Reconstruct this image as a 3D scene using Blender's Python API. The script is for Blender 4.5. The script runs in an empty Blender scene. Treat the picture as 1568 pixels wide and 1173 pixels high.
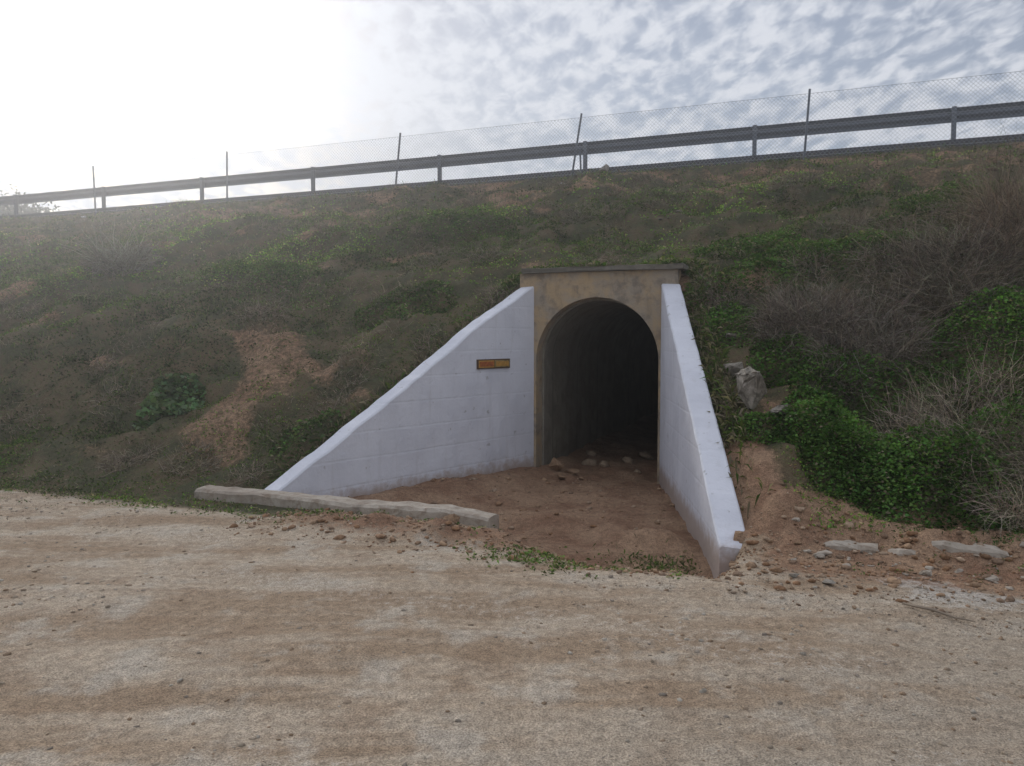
import bpy, bmesh, math, random
import numpy as np
from mathutils import Vector, Matrix
rng=np.random.default_rng(7); random.seed(7)
C,S=math.cos(math.radians(21.05)),math.sin(math.radians(21.05))
def W(s,n,z):
    s=np.asarray(s,float);n=np.asarray(n,float);z=np.asarray(z,float)
    s,n,z=np.broadcast_arrays(s,n,z)
    return np.stack([C*s+S*n,-S*s+C*n,z],-1)
scene=bpy.context.scene
# ---------- noise
def _h(ix,iy,seed):
    v=np.sin(ix*127.1+iy*311.7+seed*74.7)*43758.5453
    return v-np.floor(v)
def vn(x,y,seed=0):
    x=np.asarray(x,float);y=np.asarray(y,float)
    ix=np.floor(x);iy=np.floor(y);fx=x-ix;fy=y-iy
    fx=fx*fx*(3-2*fx);fy=fy*fy*(3-2*fy)
    a=_h(ix,iy,seed);b=_h(ix+1,iy,seed);c=_h(ix,iy+1,seed);d=_h(ix+1,iy+1,seed)
    return (a+(b-a)*fx)+((c+(d-c)*fx)-(a+(b-a)*fx))*fy
def fbm(x,y,seed=0,o=4):
    r=0;a=.5;t=0
    for i in range(o):
        r=r+a*vn(x*2**i+i*17.3,y*2**i-i*9.1,seed+i);t+=a;a*=.5
    return r/t
def ss(a,b,x):
    t=np.clip((np.asarray(x,float)-a)/(b-a),0,1);return t*t*(3-2*t)
# ---------- terrain
NH=9.97
def sL(n): return -3.51-.362*(NH-n)
def sR(n): return -1.79+.305*(NH-n)
def H(s,n,full=False):
    s=np.asarray(s,float);n=np.asarray(n,float)
    toe=6.05-.3*ss(-5.3,-7,s)+.45*ss(-.3,.8,s)
    toe=toe+.25*(fbm(s*.8,n*.8,5,3)-.5)*ss(-5.2,-6,s)+.5*(fbm(s*.9,n*.9,6,3)-.5)*ss(-.2,.6,s)
    k=1-ss(8,10,n)
    nn=n-(toe-6.05)*k
    z=np.interp(nn,[-500,6.05,6.27,9.97,10.35,13,17.9,18.35,18.7,29,39,900],[0,0,.09,2.27,2.5,3.62,5.3,5.5,5.58,5.58,0,0])
    dw=np.minimum(np.abs(s-(sL(n)-.1)),np.abs(s-(sR(n)+.1)))
    damp=np.where(n<10.6,ss(.0,1.2,dw)*.85+.15,ss(10.5,12,n)*.8+.2)
    sl=ss(6.1,7.2,nn)*(1-ss(17.6,18.4,n))
    z=z+sl*damp*((fbm(s*.45,n*.45,11,3)-.5)*.75+(fbm(s*1.7,n*1.7,21,3)-.5)*.46+(fbm(s*6,n*6,31,2)-.5)*.12)
    z=np.where(n<10.05,z-.16*(1-ss(.14,.36,dw))*ss(6.1,6.6,n),z)
    fl=(1-ss(5.8,6.6,n))
    z=z+fl*((fbm(s*.5,n*.5,41,3)-.5)*.06+(fbm(s*3,n*3,42,4)-.5)*.034+(fbm(s*.5,n*4,43,3)-.5)*.04)
    z=z+.18*np.exp(-((n-6.4)/.35)**2)*ss(-.45,-.1,s)*(1-ss(1.2,2.4,s))*fbm(s*4,n*4,51,3)*1.7*ss(.08,.3,np.abs(s-(sR(n)+.1)))
    z=z+.08*np.exp(-((n-5.6)/.25)**2)*ss(-4.6,-3.9,s)*(1-ss(-2.5,-1.9,s))*fbm(s*5,n*5,52,3)*1.8
    inside=(n>=6.2)&(n<10.09)&(s>sL(n)-.12)&(s<sR(n)+.12)
    flr=-.19-.09*ss(-4.2,-2.9,s)+(fbm(s*1.6,n*1.6,61,3)-.5)*.14+(fbm(s*6,n*6,62,3)-.5)*.06
    flr=flr+.16*np.exp(-((s+1.35)**2/.14+(n-7.0)**2/.04))
    flr=flr+.06*np.exp(-((s-sL(n)-.2)/.35)**2)
    flr=flr-.08*np.exp(-((s+1.1)**2/.25+(n-6.3)**2/.2))
    z=np.where(inside,flr,z)
    nl=6.0-.95*ss(-2.6,-1.7,s)+ .35*(fbm(s*2,0*s,63,3)-.5)
    f=ss(nl,6.25,n)*ss(-5.3,-4.9,s)*(1-ss(-.62,-.40,s))*(n<6.2)
    z=np.where((~inside)&(n<6.2),z*(1-f)+flr*f,z)
    if full: return z,inside,f,sl,nn
    return z
def ar(*segs):
    out=[]
    for a,b,d in segs:
        m=max(1,int(round((b-a)/d)));out.append(np.linspace(a,b,m,endpoint=False))
    out.append([segs[-1][1]]);return np.concatenate(out)
sv=ar((-900,-200,100),(-200,-60,20),(-60,-30,3),(-30,-14,.3),(-14,-6,.12),(-6,1,.045),(1,4,.08),(4,10,.3),(10,60,5),(60,200,20),(200,900,100))
nv=ar((-900,-100,100),(-100,-10,10),(-10,1.5,.8),(1.5,5,.06),(5,10.09,.05),(10.09,10.14,.05),(10.14,14,.08),(14,19,.12),(19,30,.8),(30,60,2),(60,200,20),(200,900,100))
def mesh(name,V,F,mats,col=None,smooth=False,matidx=None,colname="col"):
    V=np.asarray(V,np.float32).reshape(-1,3);F=np.asarray(F,np.int32)
    k=F.shape[1];me=bpy.data.meshes.new(name)
    me.vertices.add(len(V));me.vertices.foreach_set("co",V.ravel())
    me.loops.add(F.size);me.loops.foreach_set("vertex_index",F.ravel())
    me.polygons.add(len(F));me.polygons.foreach_set("loop_start",np.arange(len(F),dtype=np.int32)*k)
    try: me.polygons.foreach_set("loop_total",np.full(len(F),k,np.int32))
    except Exception: pass
    if smooth: me.polygons.foreach_set("use_smooth",np.ones(len(F),bool))
    me.update(calc_edges=True)
    if col is not None:
        a=me.color_attributes.new(colname,'FLOAT_COLOR','POINT')
        c=np.ones((len(V),4),np.float32);c[:,:3]=col;a.data.foreach_set("color",c.ravel())
    if not isinstance(mats,(list,tuple)): mats=[mats]
    for m in mats: me.materials.append(m)
    o=bpy.data.objects.new(name,me);scene.collection.objects.link(o);return o
# ---------- materials
class NT:
    def __init__(s,name):
        s.m=bpy.data.materials.new(name);s.m.use_nodes=True;s.t=s.m.node_tree;s.t.nodes.clear()
        s.out=s.n('ShaderNodeOutputMaterial')
    def n(s,ty,**k):
        nd=s.t.nodes.new(ty)
        for a,b in k.items(): setattr(nd,a,b)
        return nd
    def l(s,a,b): s.t.links.new(a,b)
def setin(nt,inp,v):
    if isinstance(v,bpy.types.NodeSocket): nt.l(v,inp)
    else: inp.default_value=v
def noise(nt,vec,scale,detail=4,rough=.55,dist=0):
    n=nt.n('ShaderNodeTexNoise');n.inputs['Scale'].default_value=scale;n.inputs['Detail'].default_value=detail
    n.inputs['Roughness'].default_value=rough;n.inputs['Distortion'].default_value=dist
    nt.l(vec,n.inputs['Vector']);return n.outputs['Fac']
def mr(nt,v,a,b,c=0.,d=1.):
    n=nt.n('ShaderNodeMapRange');n.interpolation_type='SMOOTHSTEP'
    setin(nt,n.inputs['Value'],v)
    for k,x in zip(('From Min','From Max','To Min','To Max'),(a,b,c,d)): n.inputs[k].default_value=x
    return n.outputs['Result']
def mix(nt,f,a,b,bt='MIX'):
    n=nt.n('ShaderNodeMix');n.data_type='RGBA';n.blend_type=bt
    setin(nt,n.inputs[0],f)
    for i,v in ((6,a),(7,b)):
        if isinstance(v,tuple): v=(*v[:3],1)
        setin(nt,n.inputs[i],v)
    return n.outputs[2]
def ma(nt,op,a,b=0.,c=0.):
    n=nt.n('ShaderNodeMath',operation=op)
    setin(nt,n.inputs[0],a);setin(nt,n.inputs[1],b);setin(nt,n.inputs[2],c);return n.outputs[0]
def bsdf(nt,col,rough=.9,metal=0.,bumps=(),spec=.2):
    p=nt.n('ShaderNodeBsdfPrincipled')
    if isinstance(col,tuple): col=(*col[:3],1)
    setin(nt,p.inputs['Base Color'],col);setin(nt,p.inputs['Roughness'],rough);setin(nt,p.inputs['Metallic'],metal)
    p.inputs['Specular IOR Level'].default_value=spec
    if bumps:
        h=None
        for hh,st,di in bumps:
            x=ma(nt,'MULTIPLY',hh,st*di);h=x if h is None else ma(nt,'ADD',h,x)
        b=nt.n('ShaderNodeBump');b.inputs['Strength'].default_value=1;b.inputs['Distance'].default_value=1
        nt.l(h,b.inputs['Height']);nt.l(b.outputs['Normal'],p.inputs['Normal'])
    nt.l(p.outputs[0],nt.out.inputs['Surface']);return p
def oc(nt): return nt.n('ShaderNodeTexCoord').outputs['Object']

def ground_mat():
    nt=NT("ground_soil");v=oc(nt)
    at=nt.n('ShaderNodeVertexColor',layer_name="mask");sp=nt.n('ShaderNodeSeparateColor');nt.l(at.outputs[0],sp.inputs[0])
    veg,red,patch=sp.outputs
    med=noise(nt,v,2.3,5,.62);fine=noise(nt,v,19,4,.7);grit=noise(nt,v,120,2,.75)
    mp=nt.n('ShaderNodeMapping');mp.inputs['Rotation'].default_value=(0,0,math.radians(21));mp.inputs['Scale'].default_value=(.22,1.5,1);nt.l(v,mp.inputs[0])
    track=noise(nt,mp.outputs[0],1.7,3,.6)
    road=mix(nt,mr(nt,track,.40,.60),(.35,.26,.18),(.46,.375,.285))
    road=mix(nt,mr(nt,med,.50,.66,0,.75),road,(.49,.43,.355))
    road=mix(nt,mr(nt,med,.47,.34,0,.55),road,(.30,.21,.14))
    sx=nt.n('ShaderNodeSeparateXYZ');nt.l(v,sx.inputs[0])
    gz=ma(nt,'SUBTRACT',ma(nt,'MULTIPLY',sx.outputs[0],.45),ma(nt,'MULTIPLY',sx.outputs[1],.55))
    gz=mr(nt,ma(nt,'ADD',gz,ma(nt,'MULTIPLY',track,1.8)),-1.0,.3,0,.75)
    road=mix(nt,gz,road,(.37,.315,.25))
    redc=mix(nt,mr(nt,med,.35,.65),(.24,.14,.09),(.35,.23,.15))
    soil=mix(nt,mr(nt,med,.38,.62),(.078,.074,.044),(.15,.11,.07))
    soil=mix(nt,mr(nt,fine,.45,.65,0,.6),soil,(.065,.085,.036))
    rn=mr(nt,ma(nt,'ADD',red,ma(nt,'MULTIPLY',ma(nt,'SUBTRACT',fine,.5),1.1)),.25,.75)
    vn_=mr(nt,ma(nt,'ADD',veg,ma(nt,'MULTIPLY',ma(nt,'SUBTRACT',fine,.5),.7)),.25,.75)
    c=mix(nt,vn_,road,soil);c=mix(nt,rn,c,redc)
    pn=mr(nt,ma(nt,'ADD',patch,ma(nt,'MULTIPLY',ma(nt,'SUBTRACT',fine,.5),1.8)),.45,1.,0,.6)
    c=mix(nt,pn,c,(.48,.455,.42))
    gg=ma(nt,'MULTIPLY',mr(nt,grit,.28,.72,.56,1.38),mr(nt,fine,.3,.7,.78,1.18))
    cb=nt.n('ShaderNodeCombineColor')
    for i in range(3): nt.l(gg,cb.inputs[i])
    c=mix(nt,1.,c,cb.outputs[0],'MULTIPLY')
    bsdf(nt,c,.95,0,((fine,.8,.04),(grit,.8,.012)),.1)
    return nt.m
def leaf_mat(name="foliage"):
    nt=NT(name);at=nt.n('ShaderNodeVertexColor',layer_name="col")
    d=nt.n('ShaderNodeBsdfDiffuse');t=nt.n('ShaderNodeBsdfTranslucent')
    nt.l(at.outputs[0],d.inputs[0]);nt.l(mix(nt,1.,at.outputs[0],(1.1,1.25,.6),'MULTIPLY'),t.inputs[0])
    m=nt.n('ShaderNodeMixShader');m.inputs[0].default_value=.35
    nt.l(d.outputs[0],m.inputs[1]);nt.l(t.outputs[0],m.inputs[2]);nt.l(m.outputs[0],nt.out.inputs['Surface']);return nt.m
def dry_mat():
    nt=NT("dry_plant");at=nt.n('ShaderNodeVertexColor',layer_name="col");d=nt.n('ShaderNodeBsdfDiffuse')
    nt.l(at.outputs[0],d.inputs[0]);nt.l(d.outputs[0],nt.out.inputs['Surface']);return nt.m
def stone_mat():
    nt=NT("stone");at=nt.n('ShaderNodeVertexColor',layer_name="col");v=oc(nt)
    n=noise(nt,v,40,3,.6);c=mix(nt,mr(nt,n,.3,.7),at.outputs[0],mix(nt,1.,at.outputs[0],(.6,.58,.55),'MULTIPLY'))
    bsdf(nt,c,.9,0,((n,.6,.01),),.2);return nt.m
def white_mat():
    nt=NT("white_paint");v=oc(nt)
    n=noise(nt,v,1.6,5,.6);f=noise(nt,v,30,4,.6)
    sx=nt.n('ShaderNodeSeparateXYZ');nt.l(v,sx.inputs[0])
    mp=nt.n('ShaderNodeMapping');mp.inputs['Scale'].default_value=(7,7,.6);nt.l(v,mp.inputs[0])
    streak=noise(nt,mp.outputs[0],1.5,4,.6)
    c=mix(nt,mr(nt,n,.35,.7),(.66,.67,.73),(.58,.59,.65))
    c=mix(nt,mr(nt,streak,.52,.8,0,.4),c,(.47,.465,.48))
    splash=mr(nt,ma(nt,'ADD',sx.outputs[2],ma(nt,'MULTIPLY',noise(nt,v,9,4,.7),-.35)),-.34,-.14,.8,0)
    c=mix(nt,splash,c,(.34,.25,.19))
    w=nt.n('ShaderNodeTexWave');w.bands_direction='Z';w.inputs['Scale'].default_value=1.1;w.inputs['Distortion'].default_value=.3;nt.l(v,w.inputs[0])
    bl=mr(nt,w.outputs['Fac'],0,.03)
    spot=mr(nt,noise(nt,v,11,3,.6),.66,.72,0,.6)
    c=mix(nt,spot,c,(.30,.29,.28))
    bsdf(nt,c,.7,0,((n,.6,.05),(f,.4,.006),(bl,.3,.005)),.3);return nt.m
def conc_mat(name,a,b,stain,st=.5,sc=1.,joint=False,drip=.4):
    nt=NT(name);v=oc(nt)
    n=noise(nt,v,2.2*sc,5,.65,.4);f=noise(nt,v,35,3,.65);k=noise(nt,v,5*sc,4,.65,.3)
    c=mix(nt,mr(nt,n,.38,.62),a,b);c=mix(nt,mr(nt,k,.48,.68,0,st),c,stain)
    mp=nt.n('ShaderNodeMapping');mp.inputs['Scale'].default_value=(4,4,1.3);nt.l(v,mp.inputs[0])
    c=mix(nt,mr(nt,noise(nt,mp.outputs[0],1.4,5,.7,.2),.50,.75,0,drip),c,(.09,.075,.06))
    if joint:
        m2=nt.n('ShaderNodeMapping');m2.inputs['Rotation'].default_value=(0,0,math.radians(21.05));nt.l(v,m2.inputs[0])
        sx=nt.n('ShaderNodeSeparateXYZ');nt.l(m2.outputs[0],sx.inputs[0])
        fr=ma(nt,'ABSOLUTE',ma(nt,'SUBTRACT',ma(nt,'FRACT',ma(nt,'MULTIPLY',sx.outputs[1],.8)),.5))
        c=mix(nt,mr(nt,fr,.0,.018,.7,0.),c,(.05,.045,.04))
    bsdf(nt,c,.9,0,((f,.5,.012),(k,.4,.03)),.2);return nt.m
def simple(name,col,rough=.6,metal=0.,var=.25,sc=12):
    nt=NT(name);v=oc(nt);n=noise(nt,v,sc,3,.6)
    c=mix(nt,mr(nt,n,.3,.7),col,tuple(x*(1-var) for x in col))
    bsdf(nt,c,rough,metal,((n,.2,.004),),.4);return nt.m
M_g=ground_mat();M_leaf=leaf_mat();M_dry=dry_mat();M_st=stone_mat();M_w=white_mat()
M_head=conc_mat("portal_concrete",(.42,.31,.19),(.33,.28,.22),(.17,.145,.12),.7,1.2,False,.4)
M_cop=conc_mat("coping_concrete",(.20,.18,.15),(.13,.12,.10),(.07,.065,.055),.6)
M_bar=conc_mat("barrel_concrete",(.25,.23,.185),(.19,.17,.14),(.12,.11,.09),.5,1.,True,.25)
M_kerb=conc_mat("kerb_concrete",(.42,.37,.31),(.32,.27,.22),(.22,.165,.12),.7,2)
M_rock=conc_mat("rock_grey",(.32,.29,.25),(.19,.17,.14),(.08,.07,.055),.7,4)
M_steel=simple("galvanised_steel",(.12,.135,.16),.45,.5)
M_wire=simple("fence_wire",(.40,.42,.45),.5,.5)
M_asp=simple("asphalt",(.05,.05,.052),.9,0,.4,40)
# ---------- ground
SG,NG=np.meshgrid(sv,nv)
Z,ins,fz,sl,nn=H(SG,NG,True)
ns_,nn_=len(sv),len(nv)
V=W(SG,NG,Z).reshape(-1,3)
veg=ss(6.0,6.5,nn)
veg=np.maximum(veg,ss(5.35,5.8,NG)*ss(-3.4,-4.6,SG)*.75)
veg=np.where(ins,0,veg)
red=np.maximum(np.where(ins,1.,0.),fz)
red=np.maximum(red,np.exp(-((NG-5.6)/.35)**2)*ss(-4.6,-3.8,SG)*(1-ss(-1.9,-1.2,SG))*.75)
red=np.maximum(red,ss(5.2,5.8,NG)*(1-ss(6.6,7.0,NG))*ss(-.5,-.1,SG)*.85)
bankR=(NG>6.2)&(NG<8.0)&(SG>sR(NG))
red=np.maximum(red,np.where(bankR,(1-ss(.45,.8,SG-sR(NG)))*(1-ss(7.1,7.7,NG)),0))
def redpatch(s,n): return ss(.62,.74,fbm(s*.8,n*1.3,81,3))
pt=redpatch(SG,NG)*sl*.56
for a_,b_,ra,rb in ((-6.6,8.6,.5,.3),(-6.0,6.8,.5,.2),(-3.4,13.9,1.2,.3),(-9.2,8.0,.6,.2),(-4.8,11.5,.5,.25)):
    pt=np.maximum(pt,.58*np.exp(-((SG-a_)/ra)**2-((NG-b_)/rb)**2))
pt=np.maximum(pt,ss(12.8,15.5,NG)*(1-ss(18.2,18.6,NG))*ss(.40,.60,fbm(SG*.8,NG*1.6,84,4))*.62*ss(-22,-12,SG))
red=np.maximum(red,np.where(ins,1,pt))
patch=ss(.50,.62,fbm(SG*1.6,NG*2.4,201,4))*np.exp(-((SG-.85)/.7)**2-((NG-5.45)/.35)**2)
patch=np.maximum(patch,.5*ss(.6,.7,fbm(SG*.7,NG*2.2,203,4))*(1-ss(4.8,5.4,NG)))
patch=np.maximum(patch,.6*ss(.5,.65,fbm(SG*2,NG*3,205,4))*np.exp(-((SG+2.2)/.9)**2-((NG-4.75)/.18)**2))
mask=np.stack([veg,red,patch],-1).reshape(-1,3)
idx=np.arange(ns_*nn_).reshape(nn_,ns_)
F=np.stack([idx[:-1,:-1],idx[:-1,1:],idx[1:,1:],idx[1:,:-1]],-1)
cs=(SG[:-1,:-1]+SG[1:,1:])/2;cn=(NG[:-1,:-1]+NG[1:,1:])/2
zj=np.abs(Z[1:,:-1]-Z[:-1,:-1])
kill=(cs>-3.62)&(cs<-1.68)&(cn>10.0)&(cn<10.2)&(zj>1)
ground=mesh("ground",V,F[~kill].reshape(-1,4),M_g,mask,True,colname="mask")
edge=4.75+.35*(fbm(cs*1.2,cn*0,91,3)-.5)
rd=(cn<edge)&(cn>-12)&(np.abs(cs)<200)
V2=V.copy();V2[:,2]+=.004
F2=F[rd].reshape(-1,4);u,inv=np.unique(F2,return_inverse=True)
mesh("dirt_road",V2[u],inv.reshape(-1,4),M_g,mask[u],True,colname="mask")
a=[];sr=np.linspace(-200,80,400);jj=(fbm(sr*2,sr*0,301,3)-.5)*.05
for n_,z_ in ((18.56,5.35),(18.58,5.70),(18.7,5.735),(27.8,5.76),(27.8,5.5)): a.append(W(sr,n_,z_+(jj if n_<18.6 else 0)))
A=np.array(a);k=len(sr);ix=np.arange(5*k).reshape(5,k)
mesh("asphalt_road",A.reshape(-1,3),np.stack([ix[:-1,:-1],ix[:-1,1:],ix[1:,1:],ix[1:,:-1]],-1).reshape(-1,4),M_asp)

# ---------- helpers
def empty(name,loc=(0,0,0)):
    e=bpy.data.objects.new(name,None);e.location=loc;e.empty_display_size=.3;scene.collection.objects.link(e);return e
def par(o,p):
    o.parent=p;o.matrix_parent_inverse=Matrix.Translation(p.location).inverted()
def solid(name,rings,mat,closed=True,bev=0,jit=0,sub=0):
    bm=bmesh.new();R=[[bm.verts.new(tuple(p)) for p in r] for r in rings];k=len(R[0])
    for i in range(len(R)-1):
        for j in range(k): bm.faces.new((R[i][j],R[i][(j+1)%k],R[i+1][(j+1)%k],R[i+1][j]))
    bm.faces.new(R[0][::-1]);bm.faces.new(R[-1])
    bmesh.ops.recalc_face_normals(bm,faces=bm.faces)
    if bev: bmesh.ops.bevel(bm,geom=list(bm.edges),offset=bev,segments=2,affect='EDGES',profile=.6)
    if jit:
        for _ in range(sub): bmesh.ops.subdivide_edges(bm,edges=[e for e in bm.edges if e.calc_length()>.12],cuts=1,use_grid_fill=True)
        for v in bm.verts: v.co+=Vector([random.uniform(-jit,jit) for _ in range(3)])
    me=bpy.data.meshes.new(name);bm.to_mesh(me);bm.free();me.materials.append(mat)
    o=bpy.data.objects.new(name,me);scene.collection.objects.link(o);return o
def boxsn(name,s0,s1,n0,n1,z0,z1,mat,bev=.01,**k):
    r=lambda s:[W(s,n0,z0),W(s,n1,z0),W(s,n1,z1),W(s,n0,z1)]
    return solid(name,[r(s0),r(s1)],mat,bev=bev,**k)
# ---------- culvert
cul=empty("culvert",tuple(W(-2.65,NH,0)))
def wing(name,fs,sgn,prof,th):
    rings=[]
    for n in np.linspace(prof[0][0],prof[-1][0],34):
        zt=float(np.interp(n,[p[0] for p in prof][::-1],[p[1] for p in prof][::-1]))+random.uniform(-.010,.010)
        si=fs(n)+random.uniform(-.004,.004);so=fs(n)+sgn*th
        rings.append([W(si,n,-.9),W(si,n,zt-.015),W(si+sgn*.015,n,zt),W(so-sgn*.015,n,zt-.01),W(so,n,zt-.025),W(so,n,-.9)])
    o=solid(name,rings,M_w);par(o,cul);return o
wing("wing_wall_left",sL,-1,[(9.965,2.29),(9.07,1.82),(7.6,.90),(6.22,.08)],.2)
wing("wing_wall_right",sR,1,[(9.965,2.28),(8.2,1.22),(6.17,-.03)],.24)
cx=-2.65;r=.835;spr=1.28
pts=[(cx-r,-.9)]+[(cx-r*math.cos(t),spr+r*1.01*math.sin(t)) for t in np.linspace(0,math.pi,41)]+[(cx+r,-.9)]
o0,o1,zt=-3.72,-1.58,2.46
outer=[]
for i,(s_,z_) in enumerate(pts):
    if i==0: outer.append((o0,-.9))
    elif i==len(pts)-1: outer.append((o1,-.9))
    else:
        dx,dz=s_-cx,max(z_-spr,0)+1e-6
        if i==1: outer.append((o0,spr));continue
        if i==len(pts)-2: outer.append((o1,spr));continue
        kx=(o1-cx)/abs(dx) if abs(dx)>1e-6 else 1e9;kz=(zt-spr)/dz;kk=min(kx,kz)
        outer.append((cx+dx*kk,spr+dz*kk))
ci=min(range(len(outer)),key=lambda i:abs(outer[i][0]-o0)+abs(outer[i][1]-zt));outer[ci]=(o0,zt)
ci=min(range(len(outer)),key=lambda i:abs(outer[i][0]-o1)+abs(outer[i][1]-zt));outer[ci]=(o1,zt)
bm=bmesh.new();nf,nb=NH,NH+.25
G=[[bm.verts.new(tuple(W(s,n,z))) for s,z in L] for L,n in ((pts,nf),(outer,nf),(outer,nb),(pts,nb))]
for a_,b_ in ((0,1),(1,2),(2,3),(3,0)):
    for i in range(len(pts)-1): bm.faces.new((G[a_][i],G[a_][i+1],G[b_][i+1],G[b_][i]))
bmesh.ops.recalc_face_normals(bm,faces=bm.faces)
me=bpy.data.meshes.new("headwall");bm.to_mesh(me);bm.free();me.materials.append(M_head)
hw=bpy.data.objects.new("headwall",me);scene.collection.objects.link(hw);par(hw,cul)
par(boxsn("coping",-3.68,-1.50,NH-.06,NH+.34,2.463,2.525,M_cop,.01,jit=.007,sub=3),cul)
ns2=np.arange(NH+.25,27.2,.6);r2=r-.03
bp=[(cx-r2,-.9)]+[(cx-r2*math.cos(t),spr+r2*1.01*math.sin(t)) for t in np.linspace(0,math.pi,33)]+[(cx+r2,-.9)]
bv=[W(s_,n_,z_) for n_ in ns2 for s_,z_ in bp]
kb=len(bp);ix=np.arange(len(ns2)*kb).reshape(-1,kb)
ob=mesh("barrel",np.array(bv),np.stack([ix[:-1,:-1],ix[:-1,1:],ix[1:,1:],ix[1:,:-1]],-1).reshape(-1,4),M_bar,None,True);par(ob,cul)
cv_=[W(s_,NH+.249,z_) for s_,z_ in bp]+[W(cx+(s_-cx)*1.08,NH+.249,spr+(z_-spr)*1.08 if z_>spr else z_) for s_,z_ in bp]
ix=np.arange(2*kb).reshape(2,kb)
par(mesh("barrel_collar",np.array(cv_),np.stack([ix[:-1,:-1],ix[:-1,1:],ix[1:,1:],ix[1:,:-1]],-1).reshape(-1,4),M_bar),cul)
par(boxsn("barrel_dark_cap",-3.6,-1.7,26.7,26.9,-.9,2.3,M_bar,0),cul)  # unseen end wall, added to close the barrel and keep it dark
fs,fn=np.meshgrid(np.linspace(-3.5,-1.8,30),ar((9.9,13,.07),(13,27,.4)))
fzz=-.295+(fbm(fs*1.6,fn*1.6,61,3)-.5)*.14+(fbm(fs*6,fn*6,62,3)-.5)*.06+.08*np.exp(-((fs+3.45)/.3)**2)
ix=np.arange(fs.size).reshape(fs.shape)
ft=mesh("tunnel_floor",W(fs,fn,fzz).reshape(-1,3),np.stack([ix[:-1,:-1],ix[:-1,1:],ix[1:,1:],ix[1:,:-1]],-1).reshape(-1,4),M_g,np.tile([0,1,0],(fs.size,1)),True,colname="mask");par(ft,cul)
# plaque
M_y=simple("ochre_glaze",(.50,.27,.06),.4,0,.3,30);M_br=simple("orange_glaze",(.42,.12,.03),.4,0,.5,25);M_ol=simple("olive_glaze",(.30,.22,.09),.4,0,.5,25);M_dk=simple("dark_glaze",(.08,.04,.02),.4,0,.3,30)
pq=empty("wall_plaque",tuple(W(sL(9.18),9.18,1.25)))
def onw(n,z,d): return W(sL(n)+d*.94,n-d*.34,z)
def plate(name,n0,n1,z0,z1,d0,d1,mat,bev=.003):
    rr=lambda n:[onw(n,z0,d0),onw(n,z0,d1),onw(n,z1,d1),onw(n,z1,d0)]
    o=solid(name,[rr(n0),rr(n1)],mat,bev=bev);par(o,pq)
plate("frame",8.895,9.475,1.195,1.317,-.01,.02,M_dk)
plate("panel_near",8.91,9.18,1.21,1.302,.021,.026,M_y,.001)
plate("panel_far",9.19,9.46,1.21,1.302,.021,.026,M_ol,.001)
plate("panel_near_field",8.925,9.165,1.225,1.287,.0265,.029,M_br,.0005)
plate("panel_far_field",9.21,9.44,1.225,1.287,.0265,.029,M_y,.0005)
# ---------- kerb
rings=[]
for s_ in np.linspace(-5.65,-2.5,30):
    j=(fbm(np.array(s_*3.),np.array(1.),5,3)-.5)
    zt=.085+j*.035-.03*ss(-3,-2.5,s_);n0=5.93+j*.06;n1=6.17
    rings.append([W(s_,n0,-.5),W(s_,n1,-.5),W(s_,n1,zt),W(s_,n1-.03,zt+.015),W(s_,n0+.03,zt+.015),W(s_,n0,zt-.01)])
solid("concrete_kerb",rings,M_kerb,bev=0,jit=.008,sub=1)
bk=empty("broken_kerb",tuple(W(1.0,6.2,0)));i=0
for sa,sb_,nb_,dz_,tl in ((.12,.50,6.12,.03,.02),(.56,.78,6.10,.02,-.01),(.84,1.32,6.16,.035,.01),(1.36,1.52,6.12,.02,.03),(1.58,2.0,6.2,.03,-.02)):
    rings=[];za,zb2=float(H(sa,nb_)),float(H(sb_,nb_));m_=max(3,int((sb_-sa)/.05))
    for q,s_ in enumerate(np.linspace(sa,sb_,m_)):
        e=.03 if q in (0,m_-1) else 0
        j=random.uniform(-.012,.012);zb=za+(zb2-za)*q/(m_-1);zt=zb+dz_+tl*(q/m_-.5)+random.uniform(-.004,.004)-e*.5;n0=nb_-.02+j+e;n1=nb_+.15+random.uniform(-.03,.03)-e
        rings.append([W(s_,n0,-.3),W(s_,n1,-.3),W(s_,n1,zt),W(s_,n0+.02,zt+.004),W(s_,n0,zt-.02)])
    par(solid(f"segment_{i}",rings,M_kerb,bev=0,jit=.008,sub=1),bk);i+=1
# ---------- stones
def unit(a): return a/np.maximum(np.linalg.norm(a,axis=-1,keepdims=True),1e-9)
def ico(sub):
    bm=bmesh.new();bmesh.ops.create_icosphere(bm,subdivisions=sub,radius=1)
    v=np.array([x.co[:] for x in bm.verts]);f=np.array([[a.index for a in x.verts] for x in bm.faces]);bm.free();return v,f
def rotm(k):
    q=rng.normal(size=(k,4));q/=np.linalg.norm(q,axis=1)[:,None];w,x,y,z=q.T
    return np.stack([1-2*(y*y+z*z),2*(x*y-z*w),2*(x*z+y*w),2*(x*y+z*w),1-2*(x*x+z*z),2*(y*z-x*w),2*(x*z-y*w),2*(y*z+x*w),1-2*(x*x+y*y)],-1).reshape(k,3,3)
def stones(name,s,n,size,cols,sub=1,sink=.3,z=None,flat=.6):
    iv,fc=ico(sub);k=len(s);nv_=len(iv)
    sh=iv[None]*(1+rng.uniform(-.28,.28,(k,nv_,1)))*rng.uniform(.55,1.25,(k,1,3))
    P=np.einsum('kij,kvj->kvi',rotm(k),sh);P[...,2]*=flat
    P*=size[:,None,None]
    zz=H(s,n) if z is None else z
    P+=W(s,n,zz+size*flat*(1-2*sink))[:,None]
    F_=(fc[None]+(np.arange(k)*nv_)[:,None,None]).reshape(-1,3)
    return mesh(name,P.reshape(-1,3),F_,M_st,np.repeat(cols,nv_,0))
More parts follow.
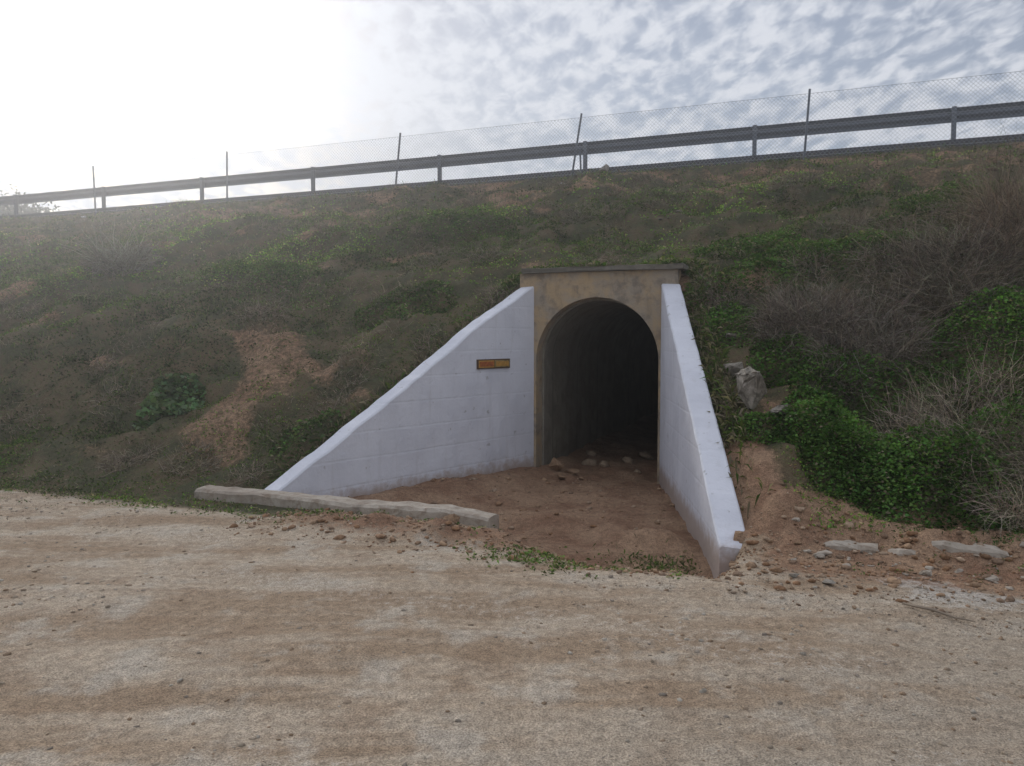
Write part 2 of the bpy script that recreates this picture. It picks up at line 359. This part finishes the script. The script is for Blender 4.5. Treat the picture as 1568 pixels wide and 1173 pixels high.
def stcol(k):
    base=np.array([[.46,.38,.29],[.38,.29,.21],[.34,.24,.16],[.50,.45,.38],[.33,.28,.23]])
    return base[rng.integers(0,5,k)]*rng.uniform(.75,1.15,(k,1))
def crag(name,items,mat=None):
    bm=bmesh.new()
    for s,n,size,flat,sink in items:
        b2=bmesh.new();pp=unit(rng.normal(size=(13,3)))*rng.uniform(.75,1.1,(13,1))*rng.uniform(.6,1.2,3)
        vs=[b2.verts.new(p) for p in pp];bmesh.ops.convex_hull(b2,input=vs)
        bmesh.ops.delete(b2,geom=[v for v in b2.verts if not v.link_faces],context='VERTS')
        if size>.05:
            bmesh.ops.bevel(b2,geom=list(b2.edges),offset=.05,segments=1,affect='EDGES')
            bmesh.ops.triangulate(b2,faces=b2.faces)
            bmesh.ops.subdivide_edges(b2,edges=list(b2.edges),cuts=2)
            for v in b2.verts: v.co+=Vector(rng.normal(size=3))*.03
        c=W(s,n,float(H(s,n))+size*flat*(1-2*sink))
        for v in b2.verts: v.co=Vector((v.co.x*size+c[0],v.co.y*size+c[1],v.co.z*size*flat+c[2]))
        m_=bpy.data.meshes.new("t");b2.to_mesh(m_);b2.free();bm.from_mesh(m_);bpy.data.meshes.remove(m_)
    me=bpy.data.meshes.new(name);bm.to_mesh(me);bm.free();me.materials.append(mat or M_rock)
    o=bpy.data.objects.new(name,me);scene.collection.objects.link(o);return o
k=34000
s_=rng.uniform(-9,4,k);n_=1.6+rng.beta(1.1,1.6,k)*4.6
x_=C*s_+S*n_
keep=rng.random(k)<(.12+.7*ss(.42,.62,fbm(s_*.9,n_*.9,101,3))+.6*ss(-.2,1.5,x_-.4*(n_-3)))
s_,n_=s_[keep],n_[keep];ok=~((s_>-5.7)&(s_<-2.4)&(n_>5.9));s_,n_=s_[ok],n_[ok];k=len(s_)
sz=.0028+.0042*rng.random(k)+.014*rng.random(k)**10
stones("gravel",s_,n_,sz,stcol(k)*.92,1,.3)
k=800
s1=rng.uniform(-4.6,-.8,k);n1=rng.normal(5.5,.25,k)
k2=1200;s2=rng.uniform(-.6,2.4,k2);n2=rng.normal(5.95,.4,k2)
k3=450;n3=rng.uniform(6.3,9.9,k3);s3=sL(n3)+(sR(n3)-sL(n3))*rng.random(k3)
s_=np.r_[s1,s2,s3];n_=np.r_[n1,n2,n3];k=len(s_)
sz=.005+.011*rng.random(k)+.034*rng.random(k)**8
c_=stcol(k)*np.array([.85,.69,.58]);stones("rubble",s_,n_,sz,c_,1,.35)
k=1500;s_=rng.uniform(-26,4.5,k);n_=rng.uniform(13,18.4,k);stones("embankment_stones",s_,n_,.02+.06*rng.random(k)**4,stcol(k)*.5,1,.35)
it=[]
for i in range(26): it.append((rng.uniform(-.1,1.7),rng.normal(5.95,.25),rng.uniform(.025,.07),rng.uniform(.3,.5),.35))
crag("concrete_rubble",it,M_kerb)
crag("rock",[(-.50,7.74,.25,.95,.15)]);crag("rock",[(-.26,7.64,.14,.8,.15)]);crag("rock",[(-.72,8.2,.13,.8,.1)]);crag("rock",[(-.58,8.05,.14,.8,.1)]);crag("rock",[(-.80,8.7,.09,.8,.1)])
M_rr=conc_mat("rock_red",(.33,.22,.14),(.24,.15,.09),(.14,.09,.06),.5,4)
crag("rock",[(-3.2,9.95,.15,.7,.15),(-3.05,9.75,.09,.7,.15),(-2.96,10.0,.11,.6,.2),(-2.8,9.85,.05,.6,.2)],M_rr)
crag("rock",[(-2.75,5.72,.09,.6,.25)],M_rr);crag("rock",[(.15,5.35,.05,.6,.3)]);crag("rock",[(-.05,5.45,.05,.6,.3)])
crag("rock",[(-4.6,17.95,.2,.8,.1)])
tsn=bpy.data.collections  # (stones just inside the mouth stand on the tunnel floor)
def Hf(s,n): return -.295+(fbm(s*1.6,n*1.6,61,3)-.5)*.14
ts=np.array([-2.7,-2.5,-3.0,-2.2,-2.4,-3.2]);tn=np.array([10.7,11.3,11.0,10.6,12.2,11.8])
stones("tunnel_stones",ts,tn,np.array([.09,.11,.10,.07,.12,.1]),np.tile([.36,.27,.19],(6,1)),2,.25,Hf(ts,tn),.7)

# ---------- leaves
class Leaves:
    def __init__(s): s.V=[];s.C=[]
    def add(s,P,D,L,Wd,col,droop=.0):
        k=len(P);D=unit(D);R=rng.normal(size=(k,3));w=unit(np.cross(D,R))
        L=np.asarray(L)[:,None];Wd=np.asarray(Wd)[:,None]
        dz=np.zeros((k,3));dz[:,2]=-1
        v=np.stack([P,P+D*L*.55+w*Wd*.5,P+D*L+dz*L*droop,P+D*L*.5-w*Wd*.5],1)
        s.V.append(v.reshape(-1,3));s.C.append(np.repeat(col,4,0))
    def build(s,name,mat=None):
        V=np.concatenate(s.V);C_=np.concatenate(s.C);return mesh(name,V,np.arange(len(V)).reshape(-1,4),mat or M_leaf,C_)
def gcol(k,base=(.075,.125,.03),dry=.1):
    c=np.array(base)*rng.uniform(.55,1.5,(k,1))*rng.uniform(.85,1.15,(k,3))
    d=rng.random(k)<dry;c[d]=np.array([.25,.21,.15])*rng.uniform(.5,1.2,(d.sum(),1));return np.clip(c,0,1)
def hemi(k,up=.5):
    d=rng.normal(size=(k,3));d=unit(d);d[:,2]=np.abs(d[:,2])*up+.05;return unit(d)
def outside(s,n,m=.17):
    notch=(n<10.4)&(n>5.9)&(s>sL(n)-m)&(s<sR(n)+m)
    hd=(n>9.8)&(n<10.35)&(s>-3.80)&(s<-1.46)
    return ~(notch|hd)
LV=Leaves()
def tufts(L,s,n,rad,nl,lf,wd,col,up=.6,dry=.1,tint=None):
    k=len(s);rad=np.broadcast_to(rad,(k,)).repeat(nl);S0=np.repeat(s,nl);N0=np.repeat(n,nl)
    a=rng.uniform(0,6.283,k*nl);r=rad*np.sqrt(rng.random(k*nl));S1=S0+r*np.cos(a);N1=N0+r*np.sin(a)
    P=W(S1,N1,H(S1,N1)+rng.random(k*nl)*rad*.6*(1-(r/rad)**2)-.005)
    D=hemi(k*nl,up);lf=np.broadcast_to(lf,(k,)).repeat(nl)*rng.uniform(.6,1.3,k*nl)
    c=gcol(k*nl,col,dry)
    cl=rng.uniform(.45,1.6,(k,1))*(1 if tint is None else tint)
    c=c*np.repeat(np.broadcast_to(cl,(k,cl.shape[1])),nl,0)
    m=outside(S1,N1,.12);L.add(P[m],D[m],lf[m],(lf*wd)[m],c[m],.2)
def density(s,n):
    d=(.25+.75*ss(.36,.54,fbm(s*.55+3,n*.7,121,4)))*(.2+.8*ss(.35,.6,fbm(s*2.2,n*2.2,122,3)))
    d=d*(1-.8*ss(12.6,15.5,n+2*(fbm(s*.4,n*.4,123,2)-.5)))+.05
    return d*(1-.6*redpatch(s,n))*(1-.9*ss(18.2,18.6,n))
k=120000
s_=rng.uniform(-29,5.5,k);n_=rng.uniform(5.6,18.5,k)
dist=np.hypot(s_,n_)
p=density(s_,n_)*np.clip((11/dist)**1.3,.22,1)
vis=(C*s_+S*n_)/np.maximum(-S*s_+C*n_,.1)
m=(rng.random(k)<p)&(np.abs(vis)<.78)&outside(s_,n_)&((H(s_,n_)>.12)|(s_<-4.8))
m&=~((s_>sR(n_))&(s_<sR(n_)+.7)&(n_<7.3)&(n_>5))
s_,n_=s_[m],n_[m]
hue=fbm(s_*.8,n_*.8,131,3)[:,None]
tint=np.where(hue>.50,np.array([[1.2,1.25,.9]]),np.array([[.85,.78,.95]]))*(.5+1.0*ss(.3,.7,fbm(s_*.5,n_*.8,133,3))[:,None])
far=np.clip(np.hypot(s_,n_)/11,.8,1.7)
tufts(LV,s_,n_,.09*far,8,.036*far,.5,(.092,.142,.044),.8,.14,tint)
k=130000;s_=rng.uniform(-29,5.5,k);n_=rng.uniform(5.7,18.5,k);vis=(C*s_+S*n_)/np.maximum(-S*s_+C*n_,.1)
m=(np.abs(vis)<.78)&(rng.random(k)<(.22+density(s_,n_))*.85)&outside(s_,n_,.14)&((H(s_,n_)>.1)|(s_<-4.8))
m&=~((s_>sR(n_))&(s_<sR(n_)+.6)&(n_<7.2)&(n_>5))
s_,n_=s_[m],n_[m];k=len(s_)
dd=hemi(k,2.2);far=np.clip(np.hypot(s_,n_)/10,.8,1.8);dr=.35+.4*ss(12,15.5,n_)
c=gcol(k,(.10,.14,.05),0);dm=rng.random(k)<dr;c[dm]=np.array([.20,.165,.12])*rng.uniform(.4,1.4,(dm.sum(),1))
LV.add(W(s_,n_,H(s_,n_)),dd,.09*far*rng.uniform(.5,1.3,k),.008*far,c,.15)
for side in (0,1):
    k=2000;n_=rng.uniform(6.5,9.95,k);s_=(sL(n_)-.2-.16*rng.random(k)) if side==0 else (sR(n_)+.25+.22*rng.random(k))
    if side==1: q=(n_>7.3)|(rng.random(k)<.15);s_,n_=s_[q],n_[q]
    D=hemi(len(s_),1.3);LV.add(W(s_,n_,H(s_,n_)),D,rng.uniform(.06,.24,len(s_)),rng.uniform(.008,.03,len(s_)),gcol(len(s_),(.08,.115,.035),.5),.3)
k=1500;s_=rng.uniform(-3.8,-1.4,k);n_=rng.uniform(10.3,10.6,k);D=hemi(k,.8);D=unit(D+W(np.zeros(k),-.5*np.ones(k),np.zeros(k)))
LV.add(W(s_,n_,H(s_,n_)+.02),D,rng.uniform(.05,.2,k),rng.uniform(.008,.04,k),gcol(k,(.085,.125,.035),.4),.35)
for c0 in (-3.85,-1.38):
    k=500;s_=rng.normal(c0,.1,k);n_=rng.uniform(9.9,10.5,k);q=outside(s_,n_,.2);s_,n_=s_[q],n_[q];LV.add(W(s_,n_,H(s_,n_)),hemi(len(s_),1.3),rng.uniform(.06,.2,len(s_)),rng.uniform(.01,.04,len(s_)),gcol(len(s_),(.08,.12,.035),.4),.3)
k=330;s_=rng.uniform(-10,-4.0,k);n_=rng.normal(5.68,.16,k);tufts(LV,s_,n_,.06,8,.03,.5,(.10,.14,.045),.8,.35)
k=110;s_=rng.normal(-1.75,.33,k);n_=rng.normal(5.25,.15,k);tufts(LV,s_,n_,.06,9,.032,.45,(.12,.17,.06),.9,.2)
k=45;s_=rng.normal(-3.7,.6,k);n_=rng.normal(5.72,.08,k);tufts(LV,s_,n_,.05,8,.03,.5,(.10,.145,.05),.8,.2)
k=40;s_=rng.uniform(.2,2,k);n_=rng.normal(6.0,.2,k);tufts(LV,s_,n_,.04,8,.025,.5,(.10,.145,.05),.8,.3)
S1,N1=rng.normal(-1.15,.25,450),rng.normal(6.45,.14,450);q=(S1<sR(N1)-.1);S1,N1=S1[q],N1[q];kk=len(S1)
LV.add(W(S1,N1,H(S1,N1)),hemi(kk,.8),rng.uniform(.02,.07,kk),rng.uniform(.008,.022,kk),gcol(kk,(.10,.14,.045),.4))
LV.build("slope_vegetation")
def leafmass(L,s,n,rs,rn,h,count,lf,base,dry=.06,seed=0):
    a=rng.uniform(0,6.283,count);r=np.sqrt(rng.random(count));S1=s+rs*r*np.cos(a);N1=n+rn*r*np.sin(a)
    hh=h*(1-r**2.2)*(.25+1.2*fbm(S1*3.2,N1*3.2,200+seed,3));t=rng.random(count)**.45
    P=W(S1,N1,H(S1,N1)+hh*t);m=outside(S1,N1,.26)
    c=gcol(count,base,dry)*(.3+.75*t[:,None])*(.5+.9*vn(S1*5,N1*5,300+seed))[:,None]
    D=hemi(count,.5);lfv=lf*rng.uniform(.5,1.4,count);L.add(P[m],D[m],lfv[m],lfv[m]*.65,c[m],.25)
G=Leaves()
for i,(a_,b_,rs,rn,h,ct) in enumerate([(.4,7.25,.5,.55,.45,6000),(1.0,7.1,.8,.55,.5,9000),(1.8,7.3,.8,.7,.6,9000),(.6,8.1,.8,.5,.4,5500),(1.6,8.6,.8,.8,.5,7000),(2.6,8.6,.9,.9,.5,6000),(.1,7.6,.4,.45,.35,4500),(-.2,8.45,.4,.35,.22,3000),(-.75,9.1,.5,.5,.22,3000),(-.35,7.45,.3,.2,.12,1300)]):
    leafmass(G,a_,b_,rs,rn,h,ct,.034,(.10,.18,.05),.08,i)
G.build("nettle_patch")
G=Leaves()
for i,(a_,b_,rs,rn,h,ct) in enumerate([(.6,10.6,1.5,.7,.3,6000),(-.7,9.8,.7,.6,.25,3500),(-.6,11.2,1.0,.6,.25,3500),(2.2,12,1.5,1,.3,4000),(-5.3,9.6,.8,.5,.18,3000),(-8.5,10.5,1.2,.6,.2,4000),(-6,12.6,1.3,.5,.2,3500)]):
    leafmass(G,a_,b_,rs,rn,h,ct,.04,(.088,.145,.045),.15,i+20)
G.build("weed_patch")
G=Leaves();leafmass(G,-7.37,7.4,.42,.35,.25,1300,.08,(.11,.17,.085),.02,50);G.build("broadleaf_plant")
G=Leaves();leafmass(G,-4.9,7.0,.6,.4,.18,1300,.045,(.10,.155,.06),.15,51);G.build("broadleaf_plant")
def twigs(name,blobs,base=(.15,.115,.085),wd=.005):
    Vs=[];Cs=[]
    for s,n,rad,h,cnt in blobs:
        a=rng.uniform(0,6.283,cnt);r0=rad*.6*np.sqrt(rng.random(cnt));S0=s+r0*np.cos(a);N0=n+r0*np.sin(a)
        q=outside(S0,N0,.25);S0,N0,a=S0[q],N0[q],a[q];cnt=len(S0)
        if cnt==0: continue
        clump=vn(S0*4,N0*4,77)
        p=W(S0,N0,H(S0,N0)+h*.35*rng.random(cnt))
        ou=unit(W(np.cos(a)*.8,np.sin(a)*.8,np.zeros(cnt)))
        d=unit(ou*rng.uniform(.1,1.3,(cnt,1))+np.array([0,0,1.])*rng.uniform(.1,1.1,(cnt,1))+rng.normal(size=(cnt,3))*.5)
        L=h*rng.uniform(.25,1.0,cnt)*(.5+.9*clump);w=unit(np.cross(d,rng.normal(size=(cnt,3))))
        c=np.array(base)*rng.uniform(.35,1.9,(cnt,1))*rng.uniform(.9,1.1,(cnt,3))
        seg=4;pr=p
        for q in range(seg):
            w0=wd*(1-q/seg*.8)*.5;w1=wd*(1-(q+1)/seg*.8)*.5
            d=unit(d+rng.normal(size=(cnt,3))*.34+np.array([0,0,-.12]));nx=pr+d*(L/seg)[:,None]
            Vs.append(np.stack([pr-w*w0,pr+w*w0,nx+w*w1,nx-w*w1],1).reshape(-1,3));Cs.append(np.repeat(c,4,0));pr=nx
    V=np.concatenate(Vs);return mesh(name,V,np.arange(len(V)).reshape(-1,4),M_dry,np.concatenate(Cs))
twigs("dry_shrub",[(-.05,9.1,.75,.6,2600),(.6,8.9,.8,.65,2600),(-.3,8.8,.4,.4,1000),(.3,8.4,.5,.4,1100),(-.9,9.6,.4,.3,700)],(.17,.145,.115),.006)
twigs("dry_shrub",[(2.4,10.9,.9,1.0,4000),(2.9,10.2,.9,1.1,3600),(2.2,10.1,.7,.7,1800)],(.20,.155,.11))
twigs("dry_shrub",[(1.3,7.7,.8,.6,3000),(2.0,7.2,.8,.65,3200),(1.5,6.9,.5,.5,1500),(.9,7.5,.6,.5,1000)],(.26,.22,.165))
twigs("dry_shrub",[(1.5,9.7,.9,.65,2800),(.9,9.9,.7,.45,1300)],(.17,.145,.11),.006)
twigs("dry_grass_tuft",[(-12.4,11.3,.8,.8,1600)],(.23,.215,.17),.012)
sb=[]
for i in range(260):
    s0=rng.uniform(-24,4);n0=rng.uniform(6.8,18)
    if outside(np.array(s0),np.array(n0),.6): sb.append((s0,n0,rng.uniform(.15,.7),rng.uniform(.12,.36),int(rng.uniform(60,300))))
sb+= [(-4.3,8.6,.45,.3,500),(-5.2,7.7,.5,.25,500),(-3.95,9.7,.3,.35,400),(-6.2,6.5,.5,.22,500),(-5.4,6.4,.3,.2,300),(-1.15,9.9,.3,.3,300),(-7.0,6.4,.5,.25,500),(-.7,7.9,.3,.2,150)]
twigs("dry_weeds",sb,(.19,.16,.12),.006)
M_wood=simple("dead_wood",(.30,.24,.18),.9)
def tube(name,pts,rad,mat,k=6):
    rings=[]
    for i,p in enumerate(pts):
        p=Vector(p);d=(Vector(pts[min(i+1,len(pts)-1)])-Vector(pts[max(i-1,0)])).normalized()
        x=d.cross(Vector((0,.3,1))).normalized();y=d.cross(x);rr=rad[i] if hasattr(rad,'__len__') else rad
        rings.append([p+x*rr*math.cos(t)+y*rr*math.sin(t) for t in np.linspace(0,6.283,k,endpoint=False)])
    return solid(name,rings,mat)
bp_=[(.55,5.05),(.62,5.0),(.70,4.98),(.80,4.92),(.9,4.9)]
tube("fallen_branch",[tuple(W(a_,b_,float(H(a_,b_))+.02)) for a_,b_ in bp_],[.008,.01,.009,.007,.004],M_wood)
M_lit=simple("litter_white",(.7,.7,.72),.5)
for s0,n0,sz_ in ((-5.2,16.6,.10),(-19.5,16.5,.14),(.9,13.2,.06),(-16.5,14.5,.06)):
    crag("litter",[(s0,n0,sz_,.4,.1)],M_lit)

# ---------- guardrail
NR,ZR=18.73,6.42
gr=empty("guardrail",tuple(W(-10,NR,5.7)))
prof=[(0,0),(-.02,-.02),(-.075,-.055),(-.075,-.095),(-.02,-.13),(-.005,-.155),(-.02,-.18),(-.075,-.215),(-.075,-.255),(-.02,-.29),(0,-.31)]
ss_=np.arange(-95,40,4.)
pv=np.array([[W(s,NR+.10-a_,ZR+b_) for a_,b_ in prof] for s in ss_]);k=len(prof)
ix=np.arange(len(ss_)*k).reshape(-1,k)
par(mesh("w_beam",pv.reshape(-1,3),np.stack([ix[:-1,:-1],ix[:-1,1:],ix[1:,1:],ix[1:,:-1]],-1).reshape(-1,4),M_steel),gr)
i=0;s0=2.72+4*3
while s0>-90:
    rg=[]
    prof2=[(-.045,-.04),(.045,-.04),(.045,-.028),(-.033,-.028),(-.033,.028),(.045,.028),(.045,.04),(-.045,.04)]
    for z_ in (5.3,ZR-.0): rg.append([W(s0+a_,NR+.03+b_,z_) for a_,b_ in prof2])
    par(solid(f"post_{i}",rg,M_steel),gr)
    par(boxsn(f"spacer_{i}",s0-.05,s0+.05,NR+.075,NR+.097,ZR-.28,ZR-.03,M_steel,0),gr)
    s0-=4;i+=1
# ---------- chain link fence
fe=empty("chain_link_fence",tuple(W(-10,18.25,5.5)))
NF=18.25;zb=5.48;zt=6.86
fv=[];hgt=zt-zb;w=.0032
for x in np.arange(-70,22,.085):
    for sg in (1,-1):
        x1=x+sg*hgt;fv.append([W(x-w,NF+.002*sg,zb),W(x+w,NF+.002*sg,zb),W(x1+w,NF+.002*sg,zt),W(x1-w,NF+.002*sg,zt)])
fv=np.array(fv);par(mesh("mesh_wires",fv.reshape(-1,3),np.arange(len(fv)*4).reshape(-1,4),M_wire),fe)
for zz,nm in ((zt,"top_wire"),(zb+.05,"bottom_wire"),(zb+.7,"mid_wire")):
    par(tube(nm,[tuple(W(-70,NF,zz)),tuple(W(22,NF,zz))],.004,M_wire,4),fe)
i=0
posts=[15.6,10.4,5.1,-.17,-5.38,-10.28,-15.9,-21.1,-26.4,-31.6,-36.8,-42,-47.2,-52.4]
lean={-.17:.05,-5.38:.14,-10.28:.10,-15.9:.02,-21.1:-.03}
for s0 in posts:
    ln=lean.get(s0,rng.uniform(-.03,.05))
    par(tube(f"post_{i}",[tuple(W(s0-ln,NF+.02,5.2)),tuple(W(s0+ln,NF+.02,zt+.10))],.026,M_steel,8),fe)
    if s0 in (-5.38,):
        par(tube(f"brace_{i}",[tuple(W(s0+.16,NF-.05,5.3)),tuple(W(s0+.12,NF-.02,6.1))],.022,M_steel,6),fe)
    i+=1
# ---------- distant trees
M_bark=simple("bark",(.12,.09,.07),.9)
def tree(name,x,y,z0,h,rad):
    t=empty(name,(x,y,z0))
    par(tube("trunk",[(x,y,z0-.3),(x+.1,y,z0+h*.3),(x-.05,y+.1,z0+h*.55),(x,y,z0+h*.8)],[.22,.17,.12,.05],M_bark,8),t)
    for i in range(7):
        a=i*.9;par(tube(f"limb_{i}",[(x,y,z0+h*(.3+.05*i)),(x+math.cos(a)*rad*.4,y+math.sin(a)*rad*.4,z0+h*(.45+.05*i)),(x+math.cos(a)*rad*.8,y+math.sin(a)*rad*.8,z0+h*(.5+.05*i))],[.09,.06,.02],M_bark,6),t)
    L=Leaves()
    for i in range(70):
        d=unit(rng.normal(size=3));rr=rng.random()**.4
        c=np.array([x,y,z0+h*.65])+d*np.array([rad,rad,h*.33])*rr
        k=320;P=c+rng.normal(size=(k,3))*rad*.15
        L.add(P,rng.normal(size=(k,3)),rng.uniform(.14,.28,k),rng.uniform(.07,.13,k),gcol(k,(.035,.05,.025),.02)*rng.uniform(.6,1.2))
    o=L.build("crown");par(o,t)
tree("olive_tree",-26.6,41,1.5,7.4,2.8);tree("olive_tree",-32,43,1,7.8,3.0)

# ---------- haze: thin scatter volume added to imitate the lens glare
hm=bpy.data.materials.new("glare_haze");hm.use_nodes=True;ht=hm.node_tree;ht.nodes.clear()
ho=ht.nodes.new('ShaderNodeOutputMaterial');hs=ht.nodes.new('ShaderNodeVolumeScatter')
hs.inputs['Density'].default_value=.0068;hs.inputs['Anisotropy'].default_value=.84;hs.inputs['Color'].default_value=(.97,.98,1,1)
ht.links.new(hs.outputs[0],ho.inputs['Volume'])
bm=bmesh.new();bmesh.ops.create_cube(bm,size=1)
for v in bm.verts: v.co=Vector((v.co.x*90,v.co.y*90,v.co.z*16+6.5))
me=bpy.data.meshes.new("glare_haze");bm.to_mesh(me);bm.free();me.materials.append(hm)
ob=bpy.data.objects.new("glare_haze",me);scene.collection.objects.link(ob)

# ---------- sky / light
el,az=math.radians(24),math.radians(-29)
D=Vector((math.sin(az)*math.cos(el),math.cos(az)*math.cos(el),math.sin(el)))
wd=bpy.data.worlds.new("World");scene.world=wd;wd.use_nodes=True;T=wd.node_tree;T.nodes.clear()
nt=NT.__new__(NT);nt.t=T
out=nt.n('ShaderNodeOutputWorld')
sky=nt.n('ShaderNodeTexSky');sky.sky_type='NISHITA';sky.sun_disc=False;sky.sun_elevation=el;sky.sun_rotation=az
b1=nt.n('ShaderNodeBackground');nt.l(sky.outputs[0],b1.inputs[0]);b1.inputs[1].default_value=.05
tc=nt.n('ShaderNodeTexCoord');sx=nt.n('ShaderNodeSeparateXYZ');nt.l(tc.outputs['Generated'],sx.inputs[0])
zz=ma(nt,'MAXIMUM',ma(nt,'ADD',sx.outputs[2],.14),.05)
cb=nt.n('ShaderNodeCombineXYZ');nt.l(ma(nt,'DIVIDE',sx.outputs[0],zz),cb.inputs[0]);nt.l(ma(nt,'DIVIDE',sx.outputs[1],zz),cb.inputs[1])
mp=nt.n('ShaderNodeMapping');mp.inputs['Rotation'].default_value=(0,0,math.radians(38));mp.inputs['Scale'].default_value=(1.0,.6,1);nt.l(cb.outputs[0],mp.inputs[0])
n1=noise(nt,mp.outputs[0],16,3,.55,.25);n2=noise(nt,cb.outputs[0],.9,2,.5,.3);n3=noise(nt,mp.outputs[0],4.2,2,.5,.3)
cv=ma(nt,'ADD',ma(nt,'MULTIPLY',n1,1.0),ma(nt,'ADD',ma(nt,'MULTIPLY',n2,.34),ma(nt,'MULTIPLY',n3,.40)))
fac=mr(nt,cv,.68,1.02,.0,1.)
dt=nt.n('ShaderNodeVectorMath',operation='DOT_PRODUCT');nt.l(tc.outputs['Generated'],dt.inputs[0]);dt.inputs[1].default_value=D
dp=ma(nt,'MAXIMUM',dt.outputs['Value'],0.)
g1=ma(nt,'MULTIPLY',ma(nt,'POWER',dp,30.),.10);g2=ma(nt,'MULTIPLY',ma(nt,'POWER',dp,220.),1.3)
glow=ma(nt,'ADD',g1,g2)
zen=mr(nt,sx.outputs[2],.42,.95,1.,1.65)
b2=nt.n('ShaderNodeBackground');b2.inputs[0].default_value=(.75,.78,.85,1);nt.l(zen,b2.inputs[1])
b3=nt.n('ShaderNodeBackground');b3.inputs[0].default_value=(1,.97,.92,1);nt.l(glow,b3.inputs[1])
b0=nt.n('ShaderNodeBackground');b0.inputs[0].default_value=(.20,.21,.25,1)
ad0=nt.n('ShaderNodeAddShader');nt.l(b1.outputs[0],ad0.inputs[0]);nt.l(b0.outputs[0],ad0.inputs[1])
mx=nt.n('ShaderNodeMixShader');nt.l(fac,mx.inputs[0]);nt.l(ad0.outputs[0],mx.inputs[1]);nt.l(b2.outputs[0],mx.inputs[2])
ad=nt.n('ShaderNodeAddShader');nt.l(mx.outputs[0],ad.inputs[0]);nt.l(b3.outputs[0],ad.inputs[1]);nt.l(ad.outputs[0],out.inputs[0])
sun=bpy.data.lights.new("sun","SUN");sun.energy=1.5;sun.angle=math.radians(10);sun.color=(1,.96,.90)
so=bpy.data.objects.new("sun",sun);so.rotation_euler=D.to_track_quat('Z','Y').to_euler();so.location=(-20,40,30);scene.collection.objects.link(so)
# ---------- camera
cam=bpy.data.cameras.new("camera");cam.lens=27.18;cam.sensor_width=36;cam.clip_end=3000
co=bpy.data.objects.new("camera",cam);co.location=(0,0,1.6);co.rotation_euler=(math.radians(90-3.41),0,0);scene.collection.objects.link(co);scene.camera=co
scene.view_settings.view_transform='Standard';scene.view_settings.look='None';scene.view_settings.exposure=0
